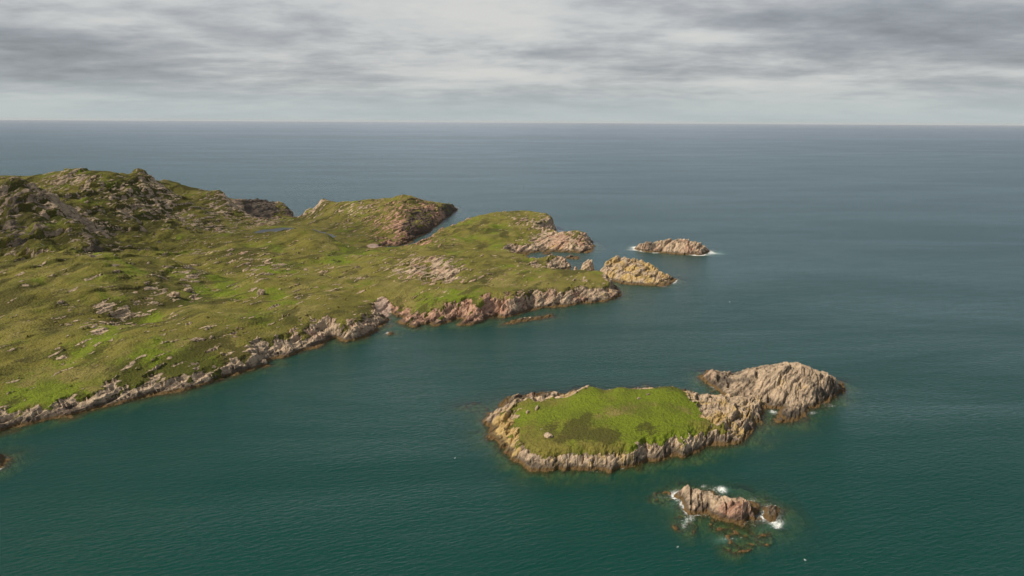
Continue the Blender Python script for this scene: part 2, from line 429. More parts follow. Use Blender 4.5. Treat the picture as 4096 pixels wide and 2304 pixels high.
# ------------------------------------------------------------------ materials
def land_material(name, fine=1.0):
    m = bpy.data.materials.new(name); m.use_nodes = True
    t = NT(m.node_tree)
    geo = t.new('ShaderNodeNewGeometry'); pos = geo.outputs['Position']
    A = t.new('ShaderNodeAttribute', attribute_name='mask_a'); B = t.new('ShaderNodeAttribute', attribute_name='mask_b')
    sa = t.new('ShaderNodeSeparateColor'); t.put(sa.inputs[0], A.outputs['Color'])
    sb = t.new('ShaderNodeSeparateColor'); t.put(sb.inputs[0], B.outputs['Color'])
    rock, green, brown, sand = sa.outputs[0], sa.outputs[1], sa.outputs[2], A.outputs['Alpha']
    yel, red, dry, dark = sb.outputs[0], sb.outputs[1], sb.outputs[2], B.outputs['Alpha']
    sxyz = t.new('ShaderNodeSeparateXYZ'); t.put(sxyz.inputs[0], pos); zz = sxyz.outputs[2]
    def dot(v):
        nd = t.new('ShaderNodeVectorMath', operation='DOT_PRODUCT'); t.put(nd.inputs[0], pos); nd.inputs[1].default_value = v
        return nd.outputs['Value']
    wob = t.math('MULTIPLY', t.noise(pos, 0.12, 3.0, 0.5), 3.0)
    cb = t.new('ShaderNodeCombineXYZ')
    t.put(cb.inputs[0], t.math('MULTIPLY', dot((math.cos(STRIKE), math.sin(STRIKE), 0)), 0.22))
    t.put(cb.inputs[1], t.math('ADD', dot((-math.sin(STRIKE) * math.cos(DIP), math.cos(STRIKE) * math.cos(DIP), math.sin(DIP))), wob))
    t.put(cb.inputs[2], t.math('MULTIPLY', dot((math.sin(STRIKE) * math.sin(DIP), -math.cos(STRIKE) * math.sin(DIP), math.cos(DIP))), 0.30))
    bed = cb.outputs[0]
    nf = t.noise(pos, 1.1, 5.0, 0.62); nm = t.noise(pos, 0.28, 5.0, 0.6); nb = t.noise(bed, 0.85, 7.0, 0.70, 0.3); nx = t.noise(pos, 3.6, 3.0, 0.6)
    nc = lambda v: t.math('SUBTRACT', v, 0.5)
    def thr(v, n, lo, hi, k=0.8):
        return t.ramp(t.math('ADD', v, t.math('MULTIPLY', nc(n), k)), lo, hi)
    # grass
    g = t.mix(thr(green, nm, 0.25, 0.85), (0.215, 0.192, 0.042), (0.180, 0.238, 0.018))
    g = t.mix(thr(dry, nm, 0.40, 0.95), g, (0.260, 0.225, 0.068))
    g = t.mix(t.math('MULTIPLY', thr(brown, nf, 0.42, 0.80, 1.1), 0.75), g, (0.062, 0.055, 0.016))
    g = t.mix(t.ramp(nf, 0.42, 0.66, 0.0, 0.6), g, t.mix(0.55, g, (0.045, 0.050, 0.012)))
    g = t.mix(t.ramp(nx, 0.5, 0.75, 0.0, 0.45), g, (0.20, 0.18, 0.06))
    g = t.mix(t.ramp(t.noise(pos, 0.09, 4.0, 0.6), 0.42, 0.66, 0.0, 0.45), g, (0.085, 0.092, 0.020))
    # rock
    r = t.mix(t.ramp(nb, 0.36, 0.62), (0.270, 0.205, 0.150), (0.700, 0.540, 0.385))
    r = t.mix(thr(red, nf, 0.35, 0.85, 0.7), r, t.mix(t.ramp(nb, 0.3, 0.7), (0.28, 0.125, 0.080), (0.72, 0.46, 0.335)))
    r = t.mix(t.math('MULTIPLY', thr(yel, nf, 0.45, 0.80, 1.0), 0.75), r, (0.58, 0.40, 0.12))
    r = t.mix(t.ramp(nx, 0.45, 0.75, 0.0, 0.4), r, (0.62, 0.54, 0.40))
    r = t.mix(t.ramp(nb, 0.42, 0.35, 0.0, 0.85), r, (0.065, 0.050, 0.038))
    r = t.mix(t.ramp(nf, 0.43, 0.30, 0.0, 0.45), r, (0.12, 0.09, 0.065))
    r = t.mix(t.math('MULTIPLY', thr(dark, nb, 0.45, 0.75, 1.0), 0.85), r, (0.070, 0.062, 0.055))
    # tide marks: black lichen band, then brown weed
    zn = t.math('ADD', zz, t.math('MULTIPLY', nc(nm), -6.0))
    r = t.mix(t.ramp(zn, 2.3, 1.0, 0.0, 0.75), r, (0.055, 0.047, 0.040))
    r = t.mix(t.ramp(t.math('ADD', zz, t.math('MULTIPLY', nc(nf), 0.8)), 1.0, 0.5), r, t.mix(nf, (0.085, 0.055, 0.026), (0.26, 0.170, 0.075)))
    r = t.mix(t.ramp(t.math('ADD', zz, t.math('MULTIPLY', nc(nf), 1.2)), -0.3, -1.0), r, (0.30, 0.34, 0.17))
    r = t.mix(t.ramp(sand, 0.35, 0.5), r, (0.56, 0.42, 0.34))
    st2 = t.noise(t.vmath('MULTIPLY', bed, (0.55, 0.42, 0.42)), 1.0, 5.0, 0.62)
    rk = t.ramp(t.math('ADD', rock, t.math('ADD', t.math('MULTIPLY', nc(nf), 0.5), t.math('MULTIPLY', nc(st2), 2.2))), 0.44, 0.56)
    col = t.mix(rk, g, r)
    # relief too small for the mesh
    hgt = t.math('ADD', t.math('MULTIPLY', nb, t.math('MULTIPLY', rk, 1.5)), t.math('ADD', t.math('MULTIPLY', nf, 1.1), t.math('MULTIPLY', nx, 0.4)))
    bmp = t.new('ShaderNodeBump'); t.put(bmp.inputs['Height'], hgt); bmp.inputs['Strength'].default_value = 0.9; bmp.inputs['Distance'].default_value = 1.5 * fine
    bs = t.new('ShaderNodeBsdfPrincipled'); t.put(bs.inputs['Base Color'], col); t.put(bs.inputs['Normal'], bmp.outputs[0])
    t.put(bs.inputs['Roughness'], 0.9); bs.inputs['Specular IOR Level'].default_value = 0.15
    o = t.new('ShaderNodeOutputMaterial'); t.l.new(bs.outputs[0], o.inputs[0])
    return m
def sea_material(name, depth_attr=True, body=(0.0003, 0.043, 0.029)):
    m = bpy.data.materials.new(name); m.use_nodes = True
    t = NT(m.node_tree)
    geo = t.new('ShaderNodeNewGeometry'); pos = geo.outputs['Position']
    # wind waves: short crests, a longer swell under them, and patches of calmer water that also paint in cloud shadow
    wv = t.mapping(pos, rot=(0, 0, R(-24)), scale=(0.42, 1.0, 1.0))
    w1 = t.noise(wv, 0.9, 4.0, 0.65, 0.3)
    w2 = t.noise(t.mapping(pos, rot=(0, 0, R(-8)), scale=(0.30, 1.0, 1.0)), 0.14, 3.0, 0.5, 0.2)
    w3 = t.noise(wv, 2.2, 2.0, 0.6)
    pt = t.noise(t.mapping(pos, rot=(0, 0, R(-6)), scale=(0.30, 1.0, 1.0)), 0.011, 6.0, 0.58, 0.6)
    pt2 = t.noise(t.mapping(pos, rot=(0, 0, R(-3)), scale=(0.22, 1.0, 1.0)), 0.0011, 5.0, 0.6, 0.5)
    patch = t.math('ADD', t.math('MULTIPLY', pt, 0.6), t.math('MULTIPLY', pt2, 0.4))
    hh = t.math('ADD', t.math('MULTIPLY', w1, 0.70), t.math('ADD', t.math('MULTIPLY', w2, 0.55), t.math('MULTIPLY', w3, 0.08)))
    bmp = t.new('ShaderNodeBump'); t.put(bmp.inputs['Height'], hh); t.put(bmp.inputs['Strength'], t.ramp(patch, 0.40, 0.60, 0.5, 1.0)); bmp.inputs['Distance'].default_value = 1.0
    bodyc = t.mix(t.ramp(patch, 0.38, 0.62), (body[0] * 0.85, body[1] * 0.86, body[2] * 0.92), (body[0] * 1.2, body[1] * 1.08, body[2] * 1.05))
    dif = t.new('ShaderNodeBsdfDiffuse')
    o = t.new('ShaderNodeOutputMaterial')
    glo = t.new('ShaderNodeBsdfGlossy'); t.put(glo.inputs['Roughness'], 0.24 if depth_attr else 0.35); t.put(glo.inputs['Normal'], bmp.outputs[0]); t.put(glo.inputs['Color'], (0.74, 0.81, 0.93) if depth_attr else (0.36, 0.37, 0.39))
    fr = t.new('ShaderNodeFresnel'); fr.inputs['IOR'].default_value = 1.33; t.put(fr.inputs['Normal'], bmp.outputs[0])
    under = dif.outputs[0]
    t.put(dif.inputs['Normal'], bmp.outputs[0])
    if depth_attr:
        A = t.new('ShaderNodeAttribute', attribute_name='sea'); s = t.new('ShaderNodeSeparateColor'); t.put(s.inputs[0], A.outputs['Color'])
        dep, foam = s.outputs[0], s.outputs[1]
        turb = s.outputs[2]
        bodyc = t.mix(t.ramp(dep, 0.0, 5.0, 0.75, 0.0), bodyc, (0.010, 0.062, 0.030))
        bodyc = t.mix(turb, bodyc, (0.10, 0.27, 0.24))
        t.put(dif.inputs['Color'], bodyc)
        tr = t.new('ShaderNodeBsdfTransparent'); tr.inputs[0].default_value = (0.80, 0.93, 0.72, 1)
        vis = t.math('EXPONENT', t.math('MULTIPLY', t.math('MAXIMUM', dep, 0.0), -0.50))
        vis = t.math('MULTIPLY', vis, t.math('SUBTRACT', 1.0, turb), clamp=True)
        mu = t.new('ShaderNodeMixShader'); t.put(mu.inputs[0], vis); t.l.new(dif.outputs[0], mu.inputs[1]); t.l.new(tr.outputs[0], mu.inputs[2])
        under = mu.outputs[0]
    else:
        t.put(dif.inputs['Color'], bodyc)
    mx = t.new('ShaderNodeMixShader'); t.put(mx.inputs[0], t.math('MULTIPLY', fr.outputs[0], t.ramp(patch, 0.40, 0.62, 0.74, 1.06), clamp=True)); t.l.new(under, mx.inputs[1]); t.l.new(glo.outputs[0], mx.inputs[2])
    last = mx.outputs[0]
    if depth_attr:
        fn = t.noise(t.mapping(pos, rot=(0, 0, R(-20)), scale=(0.7, 1.0, 1.0)), 0.9, 8.0, 0.78, 2.6)
        fm = t.ramp(t.math('ADD', foam, t.math('MULTIPLY', t.math('SUBTRACT', fn, 0.5), 3.2)), 0.55, 1.25)
        fd = t.new('ShaderNodeBsdfDiffuse'); t.put(fd.inputs[0], (0.78, 0.81, 0.80))
        mf = t.new('ShaderNodeMixShader'); t.put(mf.inputs[0], fm); t.l.new(last, mf.inputs[1]); t.l.new(fd.outputs[0], mf.inputs[2])
        last = mf.outputs[0]
    t.l.new(last, o.inputs[0])
    return m
MLAND = land_material('turf and bedded rock')
MSEA = sea_material('sea water')

# ------------------------------------------------------------------ the headland
coast = P([(-1500, 2060), (-900, 1930), (-400, 1812), (-150, 1765), (0, 1733), (70, 1706), (103, 1700), (166, 1688), (232, 1680), (331, 1651), (373, 1638), (455, 1622), (538, 1603), (596, 1591), (646, 1584), (729, 1568),
    (787, 1551), (849, 1535), (900, 1513), (958, 1499), (1028, 1479), (1086, 1458), (1060, 1444), (1117, 1431), (1172, 1415), (1211, 1400), (1269, 1390), (1304, 1369), (1328, 1352), (1345, 1357), (1378, 1371), (1424, 1361), (1482, 1345),
    (1513, 1311), (1537, 1303), (1556, 1279), (1541, 1260), (1550, 1252), (1568, 1252), (1583, 1258), (1603, 1272), (1599, 1290), (1638, 1308), (1665, 1314), (1676, 1299), (1700, 1297), (1742, 1303), (1785, 1291), (1824, 1281), (1850, 1274),
    (1832, 1303), (1883, 1300), (1948, 1280), (1990, 1262), (1998, 1268), (2019, 1270), (2079, 1255), (2135, 1237), (2226, 1230), (2307, 1217), (2357, 1212), (2428, 1204), (2483, 1192), (2481, 1178),
    (2470, 'd', 478), (2440, 'd', 486), (2390, 'd', 492), (2300, 'd', 497), (2240, 'd', 507), (2215, 'd', 514), (2245, 'd', 527), (2275, 1074), (2285, 1066), (2272, 'd', 553), (2210, 'd', 556), (2130, 'd', 566), (2085, 'd', 575), (2058, 1022), (2064, 1014),
    (2135, 1010), (2190, 1006), (2256, 1009), (2347, 1013), (2380, 996), (2368, 'd', 668), (2290, 'd', 678), (2215, 950), (2192, 938), (2228, 922), (2210, 'd', 760), (2100, 'd', 785), (1950, 'd', 768), (1865, 'd', 735), (1800, 'd', 704), (1738, 'd', 676), (1693, 968),
    (1660, 982), (1640, 988), (1590, 995), (1545, 994), (1530, 988), (1545, 982), (1600, 984), (1640, 972), (1662, 952), (1718, 930), (1749, 902), (1774, 880), (1830, 840), (1812, 'd', 955), (1700, 'd', 945), (1600, 'd', 905), (1400, 'd', 890), (1300, 'd', 875), (1215, 'd', 855), (1204, 'd', 842),
    (1180, 876), (1165, 'd', 880), (1150, 'd', 905), (1050, 'd', 925), (960, 'd', 925), (925, 'd', 900), (880, 'd', 870), (600, 'd', 850), (300, 'd', 840), (0, 'd', 820), (-700, 'd', 800)])
def ctrl(hs=(), ds=(), bs=()):
    out = [(*col_d(px, d), h) for px, d, h in bs]      # bs: behind a crest, (px, distance, height)
    for px, py, h in hs: x, y = at_h(px, py, h); out.append((x, y, h))
    for px, py, d in ds: out.append(at_d(px, py, d))
    return out
main_ctrl = ctrl(hs=[
    # low ground behind the near shore
    (-300, 1680, 5), (0, 1650, 4.5), (130, 1640, 4.5), (331, 1590, 4.5), (538, 1540, 4.5), (729, 1480, 5.5), (900, 1420, 6.5), (1086, 1370, 6.5), (1250, 1310, 7), (1400, 1280, 7.5), (1500, 1250, 5),
    (-300, 1450, 13), (0, 1460, 10), (100, 1400, 11), (250, 1444, 8.5), (518, 1285, 9), (704, 1222, 10), (480, 1400, 12.5), (787, 1245, 14), (650, 1330, 14), (900, 1300, 12), (0, 1250, 18), (-300, 1250, 20), (250, 1270, 16), (500, 1210, 16),
    (1000, 1280, 10.5), (1100, 1230, 12), (1200, 1190, 11), (1350, 1200, 9.5), (1500, 1215, 4.5), (1535, 1230, 2.5),
    (1620, 1262, 3.5), (1700, 1268, 4), (1800, 1258, 4.5), (1900, 1240, 6), (2000, 1213, 7.5), (2100, 1195, 8), (2200, 1186, 8), (2300, 1180, 8.5),
    # long crest of the mound in the middle left
    (-300, 1180, 24), (0, 1135, 25), (150, 1085, 27), (300, 1055, 28), (450, 1045, 27), (600, 1045, 24), (720, 1050, 20), (200, 1180, 21), (500, 1130, 21),
    ], ds=[
    (900, 1150, 425), (830, 1100, 455), (1000, 1120, 430), (1100, 1075, 480), (1200, 1100, 460), (1300, 1060, 500), (1430, 1090, 470), (1400, 1150, 430),
    # knoll above the green hollow
    (800, 985, 530), (860, 960, 545), (940, 946, 562), (1030, 940, 568), (1090, 933, 574), (1150, 926, 580), (1210, 923, 582), (1270, 931, 580), (1330, 948, 578), (1120, 960, 555), (1200, 965, 555), (850, 1040, 490), (1000, 1030, 500), (1150, 1000, 530), (1250, 1020, 525), (1330, 1010, 540),
    (1400, 1000, 590), (1330, 972, 618),
    # promontory
    (1600, 1150, 430), (1750, 1200, 402), (1750, 1120, 450), (1750, 1060, 488), (1650, 1020, 525), (1560, 1020, 540), (1700, 990, 570), (1850, 1000, 560), (1950, 1015, 545), (2000, 1045, 520),
    (1900, 1130, 445), (2000, 1200, 402), (2150, 1165, 424), (2100, 1110, 460), (2250, 1100, 470), (2300, 1130, 450), (2380, 1086, 480), (2430, 1140, 455), (2250, 1165, 430), (2350, 1150, 440),
    # finger behind it
    (2060, 1035, 545), (2140, 1035, 542), (2210, 1026, 540), (2255, 1045, 535), (2130, 1062, 520),
    # second dome
    (1751, 938, 645), (1725, 955, 650), (1800, 915, 668), (1852, 899, 690), (1968, 862, 725), (2034, 858, 735), (2120, 878, 720), (2190, 886, 715), (1950, 935, 650), (1850, 960, 620), (1950, 1000, 585), (2050, 985, 600), (2080, 930, 665), (2200, 945, 650), (2270, 965, 630), (2340, 948, 640), (2365, 960, 637), (1760, 975, 600),
    # first dome across the channel
    (1227, 858, 815), (1281, 832, 820), (1332, 816, 825), (1460, 806, 825), (1560, 795, 825), (1615, 789, 825), (1660, 806, 825), (1700, 815, 835), (1765, 813, 870), (1800, 820, 900), (1350, 880, 745), (1500, 870, 750), (1600, 850, 765), (1600, 900, 705), (1680, 872, 765), (1650, 905, 720), (1500, 935, 675), (1580, 945, 670), (1400, 930, 685), (1450, 965, 645),
    # flats with the lochan
    (1250, 900, 740), (1100, 895, 740), (1200, 880, 790), (950, 900, 715), (900, 930, 660), (1060, 868, 810),
    # crags on the outer shore
    (986, 810, 880), (1029, 815, 880), (1087, 820, 875), (1120, 838, 860), (1157, 836, 860),
    # rough hills on the left
    (932, 826, 790), (893, 774, 785), (846, 773, 780), (776, 784, 770), (738, 785, 765), (668, 775, 755), (641, 747, 750), (613, 716, 745), (582, 703, 745), (485, 711, 745), (388, 699, 740), (349, 708, 735), (287, 691, 735), (233, 708, 730),
    (155, 727, 715), (105, 750, 700), (200, 780, 660), (300, 850, 610), (400, 800, 650), (500, 790, 670), (450, 870, 620), (560, 840, 660), (520, 930, 590), (640, 880, 660), (700, 850, 700), (650, 930, 625), (800, 900, 680), (800, 850, 715), (730, 940, 615), (880, 860, 735),
    (500, 1000, 530), (620, 990, 550), (420, 960, 560),
    (0, 757, 530), (80, 755, 535), (150, 772, 540), (200, 820, 535), (250, 870, 530), (330, 915, 530), (0, 900, 500), (100, 915, 500), (200, 925, 505), (-300, 740, 540), (-300, 900, 500), (-600, 760, 560), (-300, 700, 680), (-600, 730, 700),
    (0, 740, 600), (-200, 730, 610), (150, 800, 600),
    (60, 1000, 470), (0, 960, 480), (300, 950, 490), (390, 970, 488), (250, 975, 478), (200, 1050, 440), (330, 1030, 455), (430, 1035, 470), (500, 1045, 460), (80, 1060, 440),
    ]) + [(-560, 560, 34), (-620, 650, 44), (-640, 760, 40), (-520, 400, 22), (-420, 330, 15), (-480, 800, 36), (-330, 800, 34), (-200, 820, 25), (-100, 830, 18), (60, 850, 18), (120, 850, 18)]
VAL = [(250, 1444), (330, 1398), (400, 1352), (465, 1306), (518, 1280), (600, 1246), (704, 1216), (775, 1205)]
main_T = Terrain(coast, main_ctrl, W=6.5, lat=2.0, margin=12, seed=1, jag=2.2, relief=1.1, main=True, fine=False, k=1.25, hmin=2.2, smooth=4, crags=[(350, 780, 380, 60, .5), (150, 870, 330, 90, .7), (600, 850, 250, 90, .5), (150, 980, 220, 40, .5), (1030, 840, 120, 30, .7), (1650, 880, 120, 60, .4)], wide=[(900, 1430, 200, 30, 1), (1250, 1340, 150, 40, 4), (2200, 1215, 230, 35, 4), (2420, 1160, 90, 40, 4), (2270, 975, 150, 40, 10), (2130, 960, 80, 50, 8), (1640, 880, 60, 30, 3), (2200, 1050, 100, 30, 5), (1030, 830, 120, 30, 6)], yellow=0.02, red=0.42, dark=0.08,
    rocky=[(x_ - 10, y_ - 20, 34, 12, .75) for x_, y_ in VAL] + [(1300, 1150, 700, 120, .12), (1775, 1080, 60, 36, .9), (1650, 1075, 50, 30, .6), (1750, 1085, 110, 60, .6), (1600, 1050, 110, 40, .5), (1950, 1120, 120, 35, .25), (2250, 1105, 150, 25, .35), (1330, 1060, 90, 30, .3), (1050, 1060, 80, 50, .55), (850, 1000, 120, 45, .4), (1470, 860, 200, 45, .6),
           (1620, 905, 80, 35, 1.1), (1720, 850, 70, 30, 1.2), (500, 850, 50, 25, .9), (620, 730, 60, 25, .9), (250, 720, 120, 18, .7), (350, 755, 120, 22, .6), (60, 860, 150, 55, .45), (330, 1000, 100, 35, .6), (40, 960, 90, 35, .4),
           (850, 820, 60, 40, .7), (720, 880, 90, 25, .7), (880, 925, 70, 18, .8), (600, 1340, 230, 70, .16), (350, 1230, 200, 60, .1), (2210, 930, 70, 50, 1.3), (2090, 880, 60, 25, .6), (2270, 980, 120, 30, 1.3), (1700, 965, 60, 25, 1.0),
           (2180, 1065, 120, 16, .9), (1030, 835, 90, 40, 2.6), (450, 1245, 90, 40, .3), (1010, 1200, 60, 25, .4), (1420, 1130, 80, 30, .3), (1150, 1290, 60, 20, .3), (930, 1330, 90, 30, .35), (1950, 960, 130, 30, -.3),
           (1500, 1180, 120, 50, -.3), (1000, 1180, 100, 30, -.1), (1850, 1170, 200, 40, -.35), (2100, 1170, 120, 25, -.3)],
    green=[(x_ + 12, y_ + 8, 40, 14, .8) for x_, y_ in VAL] + [(330, 1585, 200, 22, .6), (730, 1440, 80, 25, .6), (860, 1190, 90, 25, .6), (1400, 990, 90, 30, .9), (900, 1150, 170, 40, .7), (560, 1272, 90, 25, .5), (700, 1420, 130, 40, .6), (520, 1540, 100, 30, .6), (180, 1590, 140, 40, .7), (300, 1440, 160, 30, .4), (1780, 1200, 140, 35, .8), (1150, 1070, 90, 20, .6),
           (1860, 955, 90, 15, .4), (850, 1460, 80, 30, .6), (1900, 1165, 90, 25, .4), (1090, 880, 60, 15, .5), (1990, 960, 40, 40, .5)],
    brown=[(x_, y_ - 12, 36, 12, .7) for x_, y_ in VAL] + [(1060, 1010, 80, 30, .5), (960, 1400, 60, 20, .6), (1600, 1225, 20, 30, .5), (1180, 1290, 70, 14, .5), (1000, 1290, 120, 12, .4), (950, 1040, 90, 40, .4), (560, 930, 120, 40, .3), (1900, 930, 120, 25, .25), (520, 780, 160, 25, .35), (400, 1010, 60, 40, .5), (2300, 1150, 150, 20, .3), (100, 880, 140, 60, .4), (500, 860, 200, 60, .2)],  # brown ground cover; on the knoll it also paints right-side shade
    dry=[(2050, 1130, 250, 40, .5), (1400, 1110, 200, 45, .3), (300, 1170, 300, 50, .2), (1750, 1230, 80, 20, .3), (1150, 900, 180, 15, .4), (500, 860, 300, 120, -.4), (1650, 1100, 100, 60, .25)],
    yblobs=[(1440, 1310, 40, 16, .35), (2200, 1200, 90, 15, .5), (2440, 1165, 40, 20, .4), (2200, 985, 50, 20, .5), (2280, 985, 40, 20, .4)],
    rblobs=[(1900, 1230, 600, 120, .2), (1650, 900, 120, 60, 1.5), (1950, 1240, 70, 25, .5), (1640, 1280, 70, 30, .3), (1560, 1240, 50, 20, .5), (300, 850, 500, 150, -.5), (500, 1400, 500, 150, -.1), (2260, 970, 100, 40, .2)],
    darkb=[(60, 870, 170, 70, .6), (420, 1000, 60, 40, .4), (1030, 832, 80, 40, 1.8), (1150, 850, 30, 20, .6), (1670, 895, 80, 50, 1.3), (1800, 820, 40, 22, 1.6), (400, 1010, 60, 40, .4), (2190, 910, 40, 15, .4)],  # dark rock; on the left bluff and channel cliff shade is painted in too
    sand=[(1534, 1236, 34, 20, 1.0, 2.0), (1492, 986, 26, 9, 0.9, 2.0)])
pond_poly = np.array([at_h(px, py, 5.0) for px, py in [(985, 936), (1048, 920), (1130, 909), (1177, 911), (1246, 916), (1277, 924), (1345, 943), (1330, 950), (1250, 955), (1150, 955), (1050, 950), (990, 944)]])

# ------------------------------------------------------------------ the islets and skerries
ISL = {}
ISL['green'] = Terrain(P([(1945, 1682), (1950, 1735), (1962, 1759), (2015, 1794), (2040, 1834), (2083, 1865), (2130, 1884), (2189, 1888), (2229, 1881), (2335, 1885), (2384, 1887), (2453, 1876), (2490, 1874), (2583, 1856), (2645, 1842), (2690, 1833), (2708, 1818), (2728, 1825), (2768, 1819),
    (2824, 1794), (2852, 1783), (2929, 1776), (2973, 1766), (3001, 1738), (3038, 1704), (3047, 1667), (3060, 1636), (3068, 1618), (3050, 'd', 276), (2980, 'd', 277), (2880, 'd', 279), (2780, 'd', 281), (2740, 'd', 286), (2650, 'd', 289), (2520, 'd', 288), (2430, 'd', 285), (2366, 'd', 288), (2270, 'd', 283), (2180, 'd', 283), (2100, 'd', 281), (2030, 'd', 276), (1980, 1645), (1962, 1655)]),
    ctrl(bs=[(2366, 273, 4.2), (2422, 271, 4), (2478, 273, 4.2), (2540, 273, 4), (2614, 274, 4.2), (2700, 274, 4), (2366, 282, 1.5), (2614, 284, 1.5), (2204, 269, 2.5), (2133, 268, 2.2), (2273, 271, 2.8), (2060, 268, 1.8), (2900, 276, 2), (3000, 275, 2), (2790, 277, 2)], hs=[(2080, 1620, 5.5), (2000, 1660, 3.6), (1990, 1735, 3), (2060, 1790, 4.0), (2100, 1820, 4.2), (2200, 1815, 5), (2330, 1810, 5.2), (2450, 1800, 5.3), (2560, 1780, 5.3), (2680, 1765, 5.0), (2780, 1730, 5), (2850, 1715, 4.8), (2350, 1720, 6.6), (2550, 1700, 7), (2200, 1700, 6), (2130, 1680, 5.5), (2700, 1650, 7.5),
              (2133, 1592, 6), (2204, 1594, 6), (2273, 1584, 7), (2329, 1557, 9.2), (2366, 1546, 10), (2422, 1572, 8), (2478, 1548, 9.8), (2521, 1558, 9), (2614, 1555, 9.2), (2700, 1549, 9.2), (2735, 1568, 8), (2760, 1590, 6.0), (2900, 1595, 4.5), (3000, 1600, 4.2), (3050, 1605, 4.2), (2900, 1660, 5.0), (3000, 1650, 3.5), (2960, 1730, 2.6), (2820, 1650, 5.5), (2880, 1720, 4), (2350, 1620, 8), (2550, 1610, 8.5), (2100, 1660, 5)]),
    W=5.0, lat=1.0, margin=14, seed=301, jag=1.9, relief=0.75, k=0.8, smooth=0.3, yellow=0.46, red=0.30, dark=0.12, hmin=1.5, heath=0.06, straw=0.08, shoal_top=-0.8,
    gpoly=([(2050, 1640), (2075, 1720), (2090, 1765), (2110, 1800), (2150, 1850), (2200, 1838), (2250, 1830), (2350, 1835), (2450, 1825), (2560, 1805), (2650, 1790), (2760, 1765), (2830, 1742), (2870, 1730), (2850, 1700), (2800, 1660), (2765, 1610), (2722, 'd', 268), (2650, 'd', 269), (2520, 'd', 267), (2430, 'd', 265), (2366, 'd', 261), (2270, 'd', 258), (2130, 'd', 258), (2080, 'd', 256)]),
    green=[(2450, 1700, 500, 300, .5), (2550, 1620, 260, 70, .3), (2700, 1640, 160, 80, .3)], brown=[(2280, 1712, 150, 70, 1.15), (2440, 1745, 120, 38, 1.1), (2605, 1714, 66, 34, 1.3), (2200, 1650, 60, 14, .5), (2500, 1630, 250, 45, -.9), (2750, 1690, 110, 80, -.9), (2450, 1815, 300, 16, -.8), (2110, 1740, 40, 60, -.5)],
    dry=[(2450, 1640, 120, 30, .3)], yblobs=[(2040, 1790, 60, 70, .5), (1990, 1700, 50, 40, .4), (2900, 1680, 60, 50, .2), (2330, 1830, 60, 20, .2)],
    shoals=[(1880, 1625, 38, 11, 1), (1935, 1655, 20, 12, 1)])
ISL['bare'] = Terrain(P([(2799, 1509), (2818, 1537), (2850, 1545), (2880, 1568), (2900, 1590), (2960, 1610), (3040, 1625), (3075, 1640), (3116, 1640), (3097, 1661), (3100, 1692), (3147, 1695), (3190, 1683), (3218, 1658), (3240, 1636), (3302, 1614), (3349, 1589), (3377, 1568), (3374, 1555), (3345, 'd', 300), (3250, 'd', 306), (3150, 'd', 311), (3050, 'd', 309), (2970, 'd', 307), (2930, 1500), (2900, 1492), (2867, 1484), (2824, 1484)]),
    ctrl(hs=[(2840, 1500, 2.2), (2890, 1510, 2.6), (2940, 1515, 3.0), (2985, 1487, 6.5), (3023, 1480, 7.5), (3066, 1478, 8), (3120, 1466, 9.6), (3153, 1461, 10.6), (3180, 1482, 8.8), (3235, 1488, 8.6), (3302, 1503, 7.2), (3345, 1530, 5), (3000, 1540, 4.4), (3100, 1560, 4.6), (3200, 1560, 4.6), (3280, 1560, 4), (2950, 1570, 2.4), (3020, 1600, 1.6), (3100, 1610, 1.8), (3200, 1610, 2.6), (3150, 1650, 2.6), (3130, 1680, 1.8), (3340, 1565, 3)], bs=[(2990, 303, 3), (3066, 304, 4), (3153, 306, 4.5), (3240, 300, 4), (3320, 294, 3), (2930, 308, 1.8)]),
    W=4.0, lat=1.0, margin=12, seed=401, jag=1.8, relief=0.85, k=0.85, smooth=2, yellow=0.20, red=0.12, dark=0.48, hmin=1.0, ang=R(74), rblobs=[(2840, 1510, 40, 30, .6), (3130, 1685, 60, 20, .3)], darkb=[(3300, 1590, 90, 30, .45), (2900, 1520, 40, 20, .3), (3150, 1650, 80, 30, .3), (3200, 1520, 150, 40, -.2)], shoals=[(2850, 1555, 16, 10, 1)])  # dark stone, with shade painted on the right and lower front
